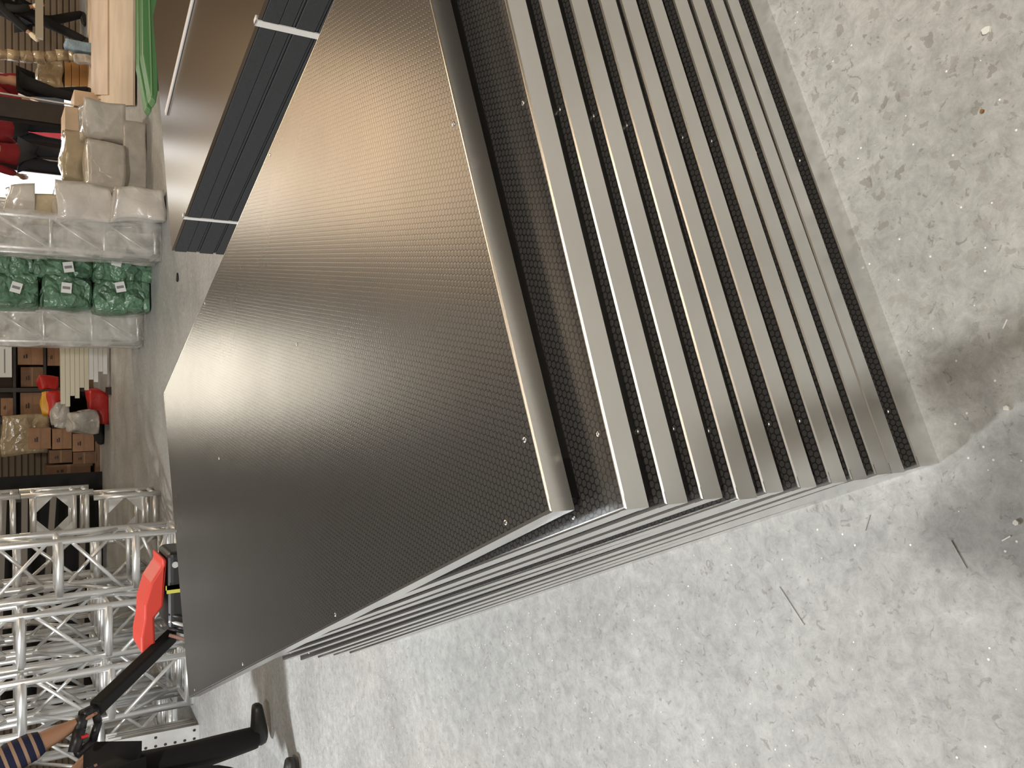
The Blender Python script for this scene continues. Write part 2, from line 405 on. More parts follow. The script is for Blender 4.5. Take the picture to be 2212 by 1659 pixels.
# ------------------------------------------------------------------ second stack, strapped
Z2 = .5; Y2 = math.radians(20)
c2 = F(371, 541, Z2)
U2 = Vector((math.cos(Y2), math.sin(Y2), 0)); V2 = Vector((math.sin(Y2), -math.cos(Y2), 0))   # across, and towards us
M2 = Matrix((U2, V2, Vector((0, 0, 1)))).transposed().to_4x4(); M2.translation = (c2.x, c2.y, 0)
ths = [.115, .15, .012, .078, .012, .052, .066, .015]
z = 0; SH = ['bottommost', 'second from the floor', 'thin third from the floor', 'fourth from the floor', 'thin fifth from the floor', 'sixth from the floor', 'just under the brown top sheet']
for k, th in enumerate(ths):
    b = bmesh.new(); off = R.uniform(-.004, .004)*(k < 7)
    top = k == len(ths)-1
    box(b, (off, off, z+.001), (1.6, 3.4, z+th-.0015 if not top else z+th))
    if top:
        tag(obj('plywood_sheet', b, BROWNF), 'glossy brown film-faced sheet topping the strapped stack behind', 'sheet').matrix_world = M2
    else:
        o = obj('boxed_panel', b, EDGE); o.matrix_world = M2; bevel(o, .002, 1)
        tag(o, 'charcoal-edged panel in the strapped stack behind, '+SH[k], 'panel', 'charcoal panels strapped in the stack behind')
    z += th
def strap(px, py, wid, nm):
    q = F(px, py, Z2); s = (q-c2).dot(V2); e = .0065
    b = bmesh.new()
    for lo, hi in (((-e, s-wid/2, .002), (-.0005, s+wid/2, Z2+e)), ((-e, s-wid/2, Z2+.0005), (1.6, s+wid/2, Z2+e))):
        box(b, lo, hi)
    if nm == 'near':     # only the part over the dark edges: the band ends at the sheet
        b.free(); b = bmesh.new(); box(b, (-e, s-wid/2, .002), (-.0005, s+wid/2, Z2+e)); box(b, (-e, s-wid/2, Z2+.0005), (.02, s+wid/2, Z2+e))
    o = obj('strapping_band', b, STRAP); o.matrix_world = M2; return o
tag(strap(555, 50, .03, 'near'), 'wide ribbed white strapping band over the charcoal panels, near the frame top', 'strap', 'strapping bands round the stack behind')
tag(strap(398, 472, .022, 'near'), 'narrow white strapping band near the far end of the charcoal panels', 'strap', 'strapping bands round the stack behind')
a, b_ = F(358, 245, Z2+.006), F(430, -60, Z2+.006)
b = bmesh.new(); sqbar(b, a, b_, .034, .010); o = tag(obj('flat_bar', b, mat('dull_zinc', (.74, .73, .72), .5, .1)), 'long flat grey metal bar lying on the brown top sheet', 'bar'); bevel(o, .003)

# ------------------------------------------------------------------ green pallet truck on the right
t = thing('pallet_truck', 'green hand pallet truck with tapered steel forks behind the brown sheet', 'pallet truck', (0, 0, 0))
gy = 7.85
def fork(xt, y0):
    b = bmesh.new(); L_ = 1.6
    pts = [(0, .10), (.12, .08), (L_, .08), (L_, .205), (.42, .205), (.04, .14)]
    A = [b.verts.new((xt+x, y0, zz)) for x, zz in pts]; B = [b.verts.new((xt+x, y0+.16, zz)) for x, zz in pts]
    for k in range(len(pts)): b.faces.new((A[k], A[(k+1) % 6], B[(k+1) % 6], B[k]))
    b.faces.new(A); b.faces.new(B[::-1])
    o = obj('fork', b, GREENP, t); bevel(o, .012, 2)
    b = bmesh.new(); tube(b, (xt+.28, y0+.03, .042), (xt+.28, y0+.14, .042), .04, 14); obj('roller', b, DARKP, o)
    b = bmesh.new(); sqbar(b, (xt+.06, y0-.008, .135), (xt+L_, y0-.008, .165), .012, .012); obj('fork_rib', b, mat('pale_green', (.22, .42, .2), .4), o)
gx = P(322, 222, gy).x
fork(gx, gy); fork(gx-.01, gy+.24)
b = bmesh.new(); box(b, (gx+1.5, gy, .07), (gx+1.75, gy+.55, .42)); bevel(obj('pump_housing', b, GREENP, t), .02)
b = bmesh.new(); path(b, [(gx+.98, gy+.05, .40), (gx+1.05, gy+.05, .30), (gx+1.25, gy+.04, .24), (gx+1.5, gy+.05, .30)], .012, 6); obj('lever', b, BLACKM, t)
b = bmesh.new(); path(b, [(gx+1.62, gy+.27, .42), (gx+1.9, gy+.27, 1.15)], .02, 8); path(b, [(gx+1.9, gy+.1, 1.15), (gx+1.9, gy+.44, 1.15)], .016, 8); obj('handle', b, BLACKM, t)

# pale sheets lying flat behind it
def slab(name, px0, px1, yl, yr, z0, z1, m, label, cat, group=None):
    a = F(px1, yl, z0); bq = F(px1, yr, z0); c = F(px0, yr, z0); d = F(px0, yl, z0)
    b = bmesh.new(); prism(b, [(v.x, v.y) for v in (a, bq, c, d)], z0, z1); return tag(obj(name, b, m), label, cat, group)
slab('plywood_sheet', 190, 232, 214, -70, .0, .018, WOOD, 'pale wood sheet lying on the floor by the back wall, lowest and furthest', 'sheet', 'pale sheets on the floor')
slab('plywood_sheet', 222, 292, 228, -70, .019, .04, mat('pale_wood_light', (.60, .49, .38), .55, var=.12, vscale=2), 'pale wood sheet lying flat in front, nearest the green pallet truck', 'sheet', 'pale sheets on the floor')
slab('plywood_sheet', 200, 236, 205, -70, .041, .06, mat('pale_wood_rose', (.60, .47, .37), .55, var=.12, vscale=2), 'short pale wood sheet lying across the two others', 'sheet', 'pale sheets on the floor')

# ------------------------------------------------------------------ box trusses standing on end
def make_truss(h, w_, zs, label, group, name='box_truss'):
    t = thing(name, label, 'truss', group=group); rc = .025
    cs = [(0, 0), (w_, 0), (w_, w_), (0, w_)]
    for x, y in cs:
        b = bmesh.new(); tube(b, (x, y, 0), (x, y, h), rc, 10); obj('chord', b, ALU2, t, True)
    for z in zs:
        for k in range(4):
            (x0, y0), (x1, y1) = cs[k], cs[(k+1) % 4]
            b = bmesh.new(); tube(b, (x0, y0, z), (x1, y1, z), .032 if k == 0 else .02, 8); obj('strut', b, ALU2, t, True)
    for z0, z1, fl in zip(zs, zs[1:], [0, 1]*4):
        for k in range(4):
            (x0, y0), (x1, y1) = cs[k], cs[(k+1) % 4]
            p, q = ((x1, y1, z0+.08), (x0, y0, z1-.08)) if (k+fl) % 2 == 0 else ((x0, y0, z0+.08), (x1, y1, z1-.08))
            b = bmesh.new(); tube(b, p, q, .015, 8); obj('diagonal', b, ALU2, t, True)
    for z in (0, h-.012):
        b = bmesh.new()
        for k in range(4): 
            (x0, y0), (x1, y1) = cs[k], cs[(k+1) % 4]
            sqbar(b, (x0, y0, z+.006), (x1, y1, z+.006), .06, .012)
        obj('end_frame', b, ALU2, t)
    return t
TG = 'aluminium box trusses standing on end at left'
zsA, zsB = [.03, .585, 1.17, 1.75], [.03, .35, .90, 1.45, 1.95]
x1 = P(300, 1432, 7.0).x; x0 = P(300, 1540, 7.0).x
T1 = make_truss(2.0, x1-x0, zsA, 'standing aluminium box truss next to the perforated steel plates, front row', TG); T1.location = (x0, 7.0, 0)
xb1 = P(200, 1313, 7.15).x; xb0 = P(200, 1421, 7.15).x
T2 = dup(T1, (xb0, 7.15, 0), 0, 'standing aluminium box truss, middle one of the front row, behind the black tiller arm')
xc1 = P(200, 1164, 7.4).x; xc0 = P(200, 1281, 7.4).x
T3 = make_truss(2.0, xc1-xc0, zsB, 'standing aluminium box truss behind the red pallet truck cover, front row', TG); T3.location = (xc0, 7.4, 0)
for k, (x, y) in enumerate(((x0-.08, 7.50), (xb0+.0, 7.64), (xc0-.02, 7.87), (x0-.64, 7.75), (x0-.06, 8.0), (xb0-.0, 8.14), (x0-.66, 8.28))):
    dup(T1, (x, y, 0), 0, ['box truss standing directly behind the one by the steel plates', 'box truss standing directly behind the middle front one', 'box truss standing directly behind the one at the red cover',
        'box truss at the frame edge behind the steel plates, second row', 'box truss in the third row behind the steel plates side', 'box truss in the third row behind the middle column',
        'box truss at the frame edge, third row', 'box truss in the dark fourth row, left column'][k])

def corner_block(x, y, z, label):
    t = thing('truss_corner_block', label, 'truss corner', (x, y, z), 0, 'aluminium truss corner blocks'); w_, h = .40, .56
    for a, c in ((0, 0), (w_, 0), (w_, w_), (0, w_)):
        b = bmesh.new(); tube(b, (a, c, .0), (a, c, h), .024, 10); obj('post', b, ALU2, t, True)
    for zz in (.05, .15, .46):
        for p, q in (((0, 0), (w_, 0)), ((w_, 0), (w_, w_)), ((w_, w_), (0, w_)), ((0, w_), (0, 0))):
            b = bmesh.new(); tube(b, (*p, zz), (*q, zz), .019, 8); obj('rail', b, ALU2, t, True)
    for yy in (0, w_):
        for sx, zz, dz in ((.02, .165, .13), (w_-.02, .165, .13), (.02, .445, -.13), (w_-.02, .445, -.13)):
            b = bmesh.new(); dx = .13 if sx < .1 else -.13
            vs = [(sx, zz), (sx+dx, zz), (sx, zz+dz)]
            A = [b.verts.new((q[0], yy-.004, q[1])) for q in vs]; B = [b.verts.new((q[0], yy+.004, q[1])) for q in vs]
            for k in range(3): b.faces.new((A[k], A[(k+1) % 3], B[(k+1) % 3], B[k]))
            b.faces.new(A); b.faces.new(B[::-1]); obj('gusset', b, GREYPL, t)
    return t
bx = P(330, 1160, 8.36).x
cb = corner_block(bx, 8.36, 0, 'aluminium truss corner block on the floor beside the standing trusses')
bx2 = P(120, 1166, 8.36).x
dup(cb, (bx2, 8.36, .565), 0, 'aluminium truss corner block stacked on another one')
dup(cb, (bx2, 8.36, 1.13), 0, 'topmost aluminium truss corner block at the frame edge')

# perforated plates leaning beside the trusses
def plate(x, y, lean, label):
    t = bmesh.new(); W_, H_ = .34, .62; n = 5
    box(t, (0, 0, 0), (W_, .010, H_))
    o = obj('base_plate', t, GREYPL); o.location = (x, y, 0); o.rotation_euler = (lean, 0, R.uniform(-.1, .1))
    for i in range(n):
        for j in range(9):
            if not (i in (1, 3) or j % 4 == 0): continue
            b = bmesh.new(); cx, cz = .035+i*(W_-.07)/4, .035+j*(H_-.07)/8
            tube(b, (cx, -.0015, cz), (cx, .004, cz), .011, 10); obj('bolt_hole', b, mat('hole_dark', (.03, .03, .03), .8), o)
    return tag(o, label, 'steel plate', 'perforated steel base plates by the trusses')
for k in range(5):
    plate(x0-.44-.01*k, 6.80+.06*k, -.05, ['perforated grey steel base plate, front one of the leaning row', 'perforated grey steel base plate, second in the leaning row',
          'perforated grey steel base plate in the middle of the leaning row', 'perforated grey steel base plate, fourth in the leaning row', 'perforated grey steel base plate, rearmost of the leaning row'][k])

# ------------------------------------------------------------------ back left: racks, boxes, tube pile
def pxbox(name, x0, x1, y0, y1, Y, dep, m, label=None, cat=None, group=None, parent=None, z0=None, bev=.004, rz=0):
    """upright box: photo rows y0..y1 and columns x0..x1 on the plane Y, dep deep"""
    a, b_ = P(x0, (y0+y1)/2, Y), P(x1, (y0+y1)/2, Y); l, r = P((x0+x1)/2, y1, Y), P((x0+x1)/2, y0, Y)
    zz0 = b_.z if z0 is None else z0
    W_ = r.x-l.x; cx = (r.x+l.x)/2
    bm_ = bmesh.new(); box(bm_, (-W_/2, 0, 0), (W_/2, dep, a.z-zz0)); o = obj(name, bm_, m, parent)
    if bev: bevel(o, bev, 2)
    if parent is None: o.location = (cx, Y, zz0); o.rotation_euler = (0, 0, rz)
    else: o.location = Vector((cx, Y, zz0))-parent.location
    if label: tag(o, label, cat, group)
    return o
def carton(x0, x1, y0, y1, Y, label, m=None, z0=None):
    o = pxbox('cardboard_box', x0, x1, y0, y1, Y, .36, m or KRAFT, label, 'box', 'cardboard boxes at the back left', z0=z0)
    d = o.data; xs = [v.co.x for v in d.vertices]; zs = [v.co.z for v in d.vertices]; W_, H_ = max(xs), max(zs)
    b = bmesh.new(); box(b, (-W_*.95, -.002, H_*.46), (W_*.95, .0, H_*.54)); obj('packing_tape', b, mat('brown_tape', (.30, .17, .09), .3), o)
    b = bmesh.new(); box(b, (-W_*.3, -.003, H_*.62), (W_*.15, -.0005, H_*.68)); box(b, (-W_*.3, -.003, H_*.72), (W_*.05, -.0005, H_*.77)); obj('printed_mark', b, mat('ink', (.04, .03, .03), .7), o)
    return o
def zrow(px, Y): return P(px, 900, Y).z
YB = 13.2
z3 = 0
carton(157, 203, 937, 975, YB, 'small red-brown cardboard box lowest in the column by the floor', z0=zrow(203, YB))
carton(113, 155, 927, 970, YB, 'red-brown cardboard box in the middle of the column, dark mark on its face')
carton(64, 110, 925, 970, YB, 'red-brown cardboard box on top of the column by the tan wrapped pallet')
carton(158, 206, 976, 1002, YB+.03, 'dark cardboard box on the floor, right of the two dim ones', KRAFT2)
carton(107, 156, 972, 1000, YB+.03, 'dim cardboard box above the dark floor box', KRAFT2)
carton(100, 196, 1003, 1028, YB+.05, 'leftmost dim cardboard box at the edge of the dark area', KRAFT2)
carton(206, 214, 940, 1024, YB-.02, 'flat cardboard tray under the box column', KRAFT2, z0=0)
t = thing('storage_rack', 'dark steel storage rack holding cardboard boxes behind the tube pile', 'rack', (P(100, 800, 13.9).x, 13.9, 0))
for yy in (738, 842, 905):
    for dy in (0, .7):
        b = bmesh.new(); x = P(100, yy, 13.9).x-t.location.x; sqbar(b, (x, dy, 0), (x, dy, 2.6), .06, up=(1, 0, 0)); obj('upright', b, STEELB, t)
for px in (28, 94, 132):
    b = bmesh.new(); xa, xb = P(100, 905, 13.9).x-t.location.x, P(100, 738, 13.9).x-t.location.x; z = P(px, 800, 13.9).z
    box(b, (xa, 0, z-.035), (xb, .7, z)); obj('shelf', b, STEELB, t)
b = bmesh.new(); box(b, (P(100, 905, 13.9).x-t.location.x, .74, 0), (P(100, 738, 13.9).x-t.location.x, .77, 2.6)); obj('dark_backing', b, mat('gap_dark_brown', (.05, .028, .018), .8), t)  # dark sheet added so the gaps behind the boxes read dark
carton(38, 92, 748, 788, 13.95, 'tan cardboard box with dark print on the rack by the white sheet', z0=P(94, 800, 13.9).z)
carton(102, 130, 750, 790, 13.95, 'small pinkish cardboard box on the low rack shelf', z0=P(132, 800, 13.9).z)
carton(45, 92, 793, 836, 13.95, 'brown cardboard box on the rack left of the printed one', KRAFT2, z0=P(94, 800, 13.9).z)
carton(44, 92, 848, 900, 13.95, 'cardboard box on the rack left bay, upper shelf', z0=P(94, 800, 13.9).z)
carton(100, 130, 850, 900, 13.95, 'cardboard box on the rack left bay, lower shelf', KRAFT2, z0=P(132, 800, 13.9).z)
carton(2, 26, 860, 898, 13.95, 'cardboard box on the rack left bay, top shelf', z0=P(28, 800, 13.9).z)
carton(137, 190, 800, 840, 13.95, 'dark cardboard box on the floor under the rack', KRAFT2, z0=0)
b = bmesh.new(); box(b, (0, 0, 0), (.55, .006, .42)); o = tag(obj('paper_sheet', b, PAPER), 'bright white paper sheet hanging on the rack front', 'paper'); q = P(26, 815, 13.8); o.location = (q.x, 13.85, q.z); 
b = bmesh.new()
for k in range(4): box(b, (.06, -.002, .08+k*.07), (.4-.05*(k % 2), -.0005, .095+k*.07))
obj('printed_lines', b, PRINT, o)
# tan wrapped pallet load
b = bmesh.new(); a, c = P(3, 985, 13.6), P(105, 895, 13.6); crumple(b, (a.x, 13.48, c.z), (c.x, 13.82, a.z), .04, 3, 3, rnd=.1)
pw = tag(obj('wrapped_load', b, TANW, None, True), 'tan pallet load in stretch wrap above the cardboard column', 'wrapped load')
b = bmesh.new(); box(b, (a.x-.3, 13.5, c.z-.10), (c.x, 13.84, c.z-.03)); box(b, (a.x-.3, 13.5, 0), (a.x-.22, 13.84, c.z-.10)); box(b, (c.x-.1, 13.78, 0), (c.x, 13.84, c.z-.10))
tag(obj('steel_shelf', b, STEELB), 'dark steel shelf carrying the tan wrapped load', 'shelf')
# dark beam bundle behind the corner blocks
t = thing('beam_rack', 'dark rack of long grey steel beams behind the truss corner blocks', 'rack', (-2.6, 12.4, 0))
for k, (zz, dz) in enumerate(((.28, .03), (.62, .10), (.95, .02), (1.18, .05))):
    b = bmesh.new(); sqbar(b, (-1.6, 0, zz+dz*2), (1.25, .1, zz), .09, .07, up=(0, 0, 1)); obj('beam', b, mat('dull_beam', (.22, .19, .16), .5, .3), t)
for xx in (-1.2, 0, 1.15):
    b = bmesh.new(); sqbar(b, (xx, .3, 0), (xx, .3, 1.8), .08, up=(1, 0, 0)); obj('upright', b, STEELB, t)
xr = P(100, 1026, 12.9).x+2.6; b = bmesh.new(); box(b, (-1.7, .5, 0), (xr, .56, 1.9)); obj('dark_backing', b, mat('flat_black', (.012, .012, .012), .9), t)  # black sheet added so the area behind the beams reads dark

# aluminium tube pile
TGRP = 'aluminium tubes in the floor pile'
zt, ztop = 0.04, P(131, 860, 11.9).z
n = 10; stp = (ztop-zt)/n
for k in range(n):
    for j in range(2):
        frac = (k/(n-1)); yl = 808+frac*78-(14 if k % 2 else 0)
        xl = P(186, yl, 11.9).x
        b = bmesh.new(); s = stp*.94
        p0 = Vector((xl+.05*j, 11.9+j*(s+.004)+s/2, zt+k*stp+stp/2)); p1 = p0+Vector((2.2, 0.0, 0))
        for (u0, u1, v0, v1) in ((-.5, .5, -.5, -.42), (-.5, .5, .42, .5), (-.5, -.42, -.42, .42), (.42, .5, -.42, .42)):
            box(b, (p0.x, p0.y+u0*s, p0.z+v0*s), (p1.x, p0.y+u1*s, p0.z+v1*s))
        tag(obj('aluminium_tube', b, mat('cream_lit_aluminium', (.80, .74, .58), .35, .5) if k > 3 else ALU2),  # upper rows take a cream tone for the light falling on them
            'square aluminium tube in the %s of the floor pile, row %s' % ('front face' if j == 0 else 'back half', ORD[::-1][k+1] if k < 11 else ''), 'tube', TGRP)
b = bmesh.new(); box(b, (-.1, 11.85, 0), (0, 12.15, .036)); box(b, (1.2, 11.85, 0), (1.3, 12.15, .036)); tag(obj('bearer', b, STEELB), 'dark bearers under the aluminium tube pile', 'bearer')
# red and yellow sacks and grey sheet beside the pile
def lump(name, x0, x1, y0, y1, Y, dep, m, label, cat, seed, amp=.04, group=None, rnd=.3, z0=None, fr=5):
    a, c = P(x0, y1, Y), P(x1, y0, Y); zz = c.z if z0 is None else z0
    b = bmesh.new(); crumple(b, (a.x, Y, zz), (c.x, Y+dep, a.z), amp, fr, seed, rnd=rnd)
    return tag(obj(name, b, m, None, True), label, cat, group)
lump('sack', 84, 128, 812, 842, 12.6, .3, TARP, 'bright red sack above the end of the tube pile', 'sack', 1)
lump('sack', 92, 128, 848, 898, 12.55, .3, YELC, 'yellow sack left of the tube pile', 'sack', 2)
lump('sack', 104, 132, 845, 900, 12.45, .3, TARP, 'dark red sack between the yellow one and the tubes', 'sack', 9)
lump('tarpaulin', 196, 243, 845, 915, 12.15, .5, TARP, 'red tarpaulin heaped on the floor under the tube ends', 'tarpaulin', 5, .06, z0=0)
lump('plastic_sheet', 150, 215, 888, 935, 12.0, .3, GREYW, 'crumpled grey plastic sheet hanging at the tube ends', 'plastic sheet', 6, .07)
lump('plastic_sheet', 118, 150, 870, 925, 12.2, .3, GREYW, 'thin grey plastic strip draped left of the tube pile', 'plastic sheet', 8, .06)
lump('waste_heap', 214, 232, 900, 960, 12.6, .5, mat('flat_black', (.012, .012, .012), .9), 'dark heap on the floor below the cardboard boxes', 'heap', 12, .05, z0=0)

# ------------------------------------------------------------------ wrapped trusses and green sacks
WG = 'trusses in clear plastic wrap'
def wrapped(x, y, w_, h, label, seed, rz=0):
    t = thing('wrapped_truss', label, 'truss', (x, y, 0), rz, WG)
    for a, c in ((0, 0), (w_, 0), (w_, w_), (0, w_)):
        b = bmesh.new(); tube(b, (a, c, 0), (a, c, h), .024, 8); obj('chord', b, ALU2, t, True)
    for k in range(int(h/.42)+1):
        z = .05+k*.42
        for p, q in (((0, 0), (w_, 0)), ((w_, 0), (w_, w_)), ((0, w_), (0, 0))):
            b = bmesh.new(); tube(b, (*p, z), (*q, z), .018, 6); obj('strut', b, ALU2, t, True)
            if k < int(h/.42):
                b = bmesh.new(); tube(b, (*p, z), (*q, z+.42), .012, 6); obj('diagonal', b, ALU2, t, True)
    b = bmesh.new(); crumple(b, (-.045, -.045, .002), (w_+.045, w_+.045, h+.03), .02, 7, seed, 14, .0)
    obj('plastic_film', b, WRAP, t, True); return t
ya = 9.3
xa = P(150, 738, ya).x; xb = P(150, 708, ya).x; xc = P(150, 672, ya).x
wrapped(xa, ya, xc-xa, 1.9, 'plastic wrapped standing truss between the tube pile and green sacks', 3)
wrapped(xa+.03, ya+.5, xc-xa, 1.9, 'plastic wrapped standing truss behind the one by the green sacks', 4)
yd = 8.25
xd0 = P(200, 545, yd).x; xd1 = P(200, 478, yd).x
wrapped(xd0, yd, xd1-xd0, 1.9, 'plastic wrapped standing truss right of the green sacks, front', 5)
wrapped(xd0+.2, yd+.45, xd1-xd0, 1.9, 'plastic wrapped standing truss right of the green sacks, behind the front one', 6)
def wblk(x0, x1, y0, y1, Y, label, seed, m=None, amp=.05, rnd=.2, z0=None, fr=4):
    return lump('wrapped_bundle', x0, x1, y0, y1, Y, .38, m or WRAP2, label, 'wrapped bundle', seed, amp, 'bundles in crumpled plastic wrap', rnd, z0, fr)
WRAP2 = crease(mat('milky_wrap', (.66, .61, .55), .16, var=.16, vscale=5, spec=.9, coat=.6), 4, .035, .8)
WRAP3 = crease(mat('yellowed_wrap', (.56, .46, .31), .16, var=.2, vscale=5, spec=.9, coat=.6), 4, .035, .8)
wblk(250, 356, 408, 470, 7.95, 'milky wrapped bundle on the floor beside the front wrapped truss', 21, z0=0)
wblk(120, 245, 400, 470, 8.1, 'large milky wrapped bundle stacked over the floor one', 22)
wblk(15, 75, 395, 468, 8.3, 'wrapped bundle high up, beside the wrapped truss at the frame edge', 23)
wblk(70, 118, 418, 470, 8.3, 'tan wrapped bundle between two higher ones', 24, WRAP3)
wblk(188, 272, 308, 398, 8.9, 'square wrapped bundle with shiny corner ties', 25, rnd=.1, amp=.03)
wblk(136, 212, 282, 385, 9.3, 'yellowed wrapped bundle behind the square one', 26, WRAP3)
wblk(182, 272, 226, 292, 9.0, 'pale wrapped bundle topmost by the wood crate', 27, rnd=.12)
t = lump('wrapped_stack', 268, 300, 262, 405, 9.0, .5, WRAP2, 'low long wrapped stack under the square bundle', 'wrapped stack', 28, .02, rnd=.0, z0=0)
lump('wrapped_stack', 213, 267, 300, 402, 9.4, .4, WRAP3, 'wrapped stack carrying the yellowed bundle', 'wrapped stack', 29, .03, rnd=.05, z0=0)
def sack(x0, x1, y0, y1, Y, seed, label, lab=None):
    o = lump('green_sack', x0, x1, y0, y1, Y, .42, GREENB, label, 'sack', seed, .035, 'green plastic sacks in the floor stack', .38, fr=4)
    if lab:
        a = P(lab[0]+11, lab[1]+9, Y-.055)
        b = bmesh.new(); box(b, (0, 0, 0), (.095, .003, .085)); l = obj('paper_label', b, PAPER, o); l.location = a; l.rotation_euler = (0, R.uniform(-.3, .3), 0)
        b = bmesh.new(); box(b, (.035, -.001, .012), (.06, 0, .075)); obj('barcode_print', b, PRINT, l)
YG = 8.75
sack(203, 338, 542, 606, YG, 31, 'green plastic sack on the floor next to the front wrapped truss', (250, 568))
sack(203, 328, 607, 672, YG, 32, 'green plastic sack on the floor on the tube pile side', (262, 620))
sack(74, 200, 524, 596, YG+.03, 33, 'green plastic sack, middle layer next to the wrapped truss', (150, 578))
sack(90, 200, 598, 664, YG+.03, 34, 'green plastic sack, middle layer on the tube pile side', (143, 625))
sack(-30, 71, 518, 590, YG+.06, 35, 'green plastic sack, top layer next to the wrapped truss')
sack(-30, 86, 592, 662, YG+.06, 36, 'green plastic sack, top layer on the tube pile side', (32, 626))
# ------------------------------------------------------------------ back right
t = thing('steel_column', 'dark brown steel column in front of the bright doorway', 'column', (P(100, 243, 12.95).x, 12.95, 0))
b = bmesh.new()
box(b, (-.13, 0, 0), (.13, .02, 3.2)); box(b, (-.13, .2, 0), (.13, .22, 3.2)); box(b, (-.01, .02, 0), (.01, .2, 3.2)); obj('column_section', b, STEELB, t)
b = bmesh.new(); sqbar(b, (.15, -.01, 0), (.19, -.01, 3.2), .02, up=(0, 1, 0)); obj('cover_strip', b, ALU2, t)
t = thing('glass_door_leaf', 'dark open door leaf with two bright edge strips in the doorway', 'door leaf', (P(70, 338, 14.8).x, 14.8, 0))
b = bmesh.new(); box(b, (-.24, 0, .01), (.24, .04, 2.4)); obj('leaf_panel', b, mat('dark_leaf', (.02, .012, .012), .2), t)
for xx in (-.04, .08):
    b = bmesh.new(); box(b, (xx, -.01, .01), (xx+.018, 0, 2.4)); obj('edge_strip', b, ALU2, t)
tag(pxbox('wood_crate', 140, 186, 232, 282, 12.2, .6, WOOD, z0=0), 'wooden crate standing behind the topmost wrapped bundle', 'crate')
tag(pxbox('wood_crate', 160, 192, 196, 230, 12.9, .5, WOOD, z0=0), 'smaller wooden crate behind the red-jacketed person', 'crate')
o = bpy.data.objects['wood_crate']
# cartons by the wall under yellowed wrap
for k, (a, c) in enumerate(((172, 188), (155, 171), (140, 154))):
    o = pxbox('cardboard_box', a, c, 134, 186, 14.2, .4, mat('orange_carton', (.42, .22, .08), .4, bump=.3, bscale=6), ['lowest orange-brown carton against the corrugated wall', 'middle orange-brown carton against the corrugated wall', 'top orange-brown carton against the corrugated wall'][k], 'box', 'cartons by the corrugated wall', z0=0 if k == 0 else None)
lump('wrapped_bundle', 84, 138, 130, 184, 14.2, .4, TANW, 'yellow-brown wrapped bundle on top of the orange cartons', 'wrapped bundle', 41, .06, 'bundles in crumpled plastic wrap', .15)
# wrapped upright pole bundle
b = bmesh.new(); p0 = P(168, 119, 13.9); p0.z = 0; p1 = P(-40, 117, 13.9); prev = p0; 
for k in range(9):
    q = p0.lerp(p1, (k+1)/9)+Vector((R.uniform(-.03, .03), 0, 0)); tube(b, prev, q, .085+R.uniform(-.015, .02), 9, .08, cap=True); prev = q
tag(obj('wrapped_pole', b, TANW, None, True), 'tall upright roll wrapped in tan plastic by the corrugated wall', 'wrapped pole')
for k, (px, py, r, m, lb) in enumerate(((150, 98, .07, mat('blue_bag', (.25, .36, .45), .4, bump=.5), 'small pale blue bag on the floor by the wrapped pole'), (168, 126, .06, GREYW, 'grey rag on the floor at the foot of the wrapped pole'))):
    q = P(px, py, 13.7); b = bmesh.new(); crumple(b, (q.x-r, q.y-r, 0), (q.x+r, q.y+r, q.z+r), .02, 9, 50+k); tag(obj('plastic_bag' if k == 0 else 'rag', b, m, None, True), lb, 'bag' if k == 0 else 'rag')

# ------------------------------------------------------------------ people
FAT = [1.08]; ARM = [1.0]; SHOEK = [1.0]
def skin_obj(name, chains, m, parent, sub=1, root=0, k_=1.0):
    """chains: list of [(point, radius), ...]; a point equal to an earlier one joins there"""
    me = bpy.data.meshes.new(name); idx = {}; V = []; RR = []; E_ = []
    for ch in chains:
        prev = None
        for p, r in ch:
            key = tuple(round(c, 4) for c in p)
            if key not in idx: idx[key] = len(V); V.append(tuple(p)); RR.append(r)
            i = idx[key]
            if prev is not None and prev != i: E_.append((prev, i))
            prev = i
    me.from_pydata(V, E_, []); me.materials.append(m)
    o = bpy.data.objects.new(name, me); C.objects.link(o)
    if parent: o.parent = parent
    md = o.modifiers.new('skin', 'SKIN'); md.use_smooth_shade = True; md.branch_smoothing = .6
    for i, r in enumerate(RR):
        r = r if isinstance(r, tuple) else (r, r)
        r = (r[0]*FAT[0], r[1]*FAT[0]) if max(r) > .02 else r
        me.skin_vertices[0].data[i].radius = r
    me.skin_vertices[0].data[root].use_root = True
    s = o.modifiers.new('sub', 'SUBSURF'); s.levels = sub; s.render_levels = sub
    return o
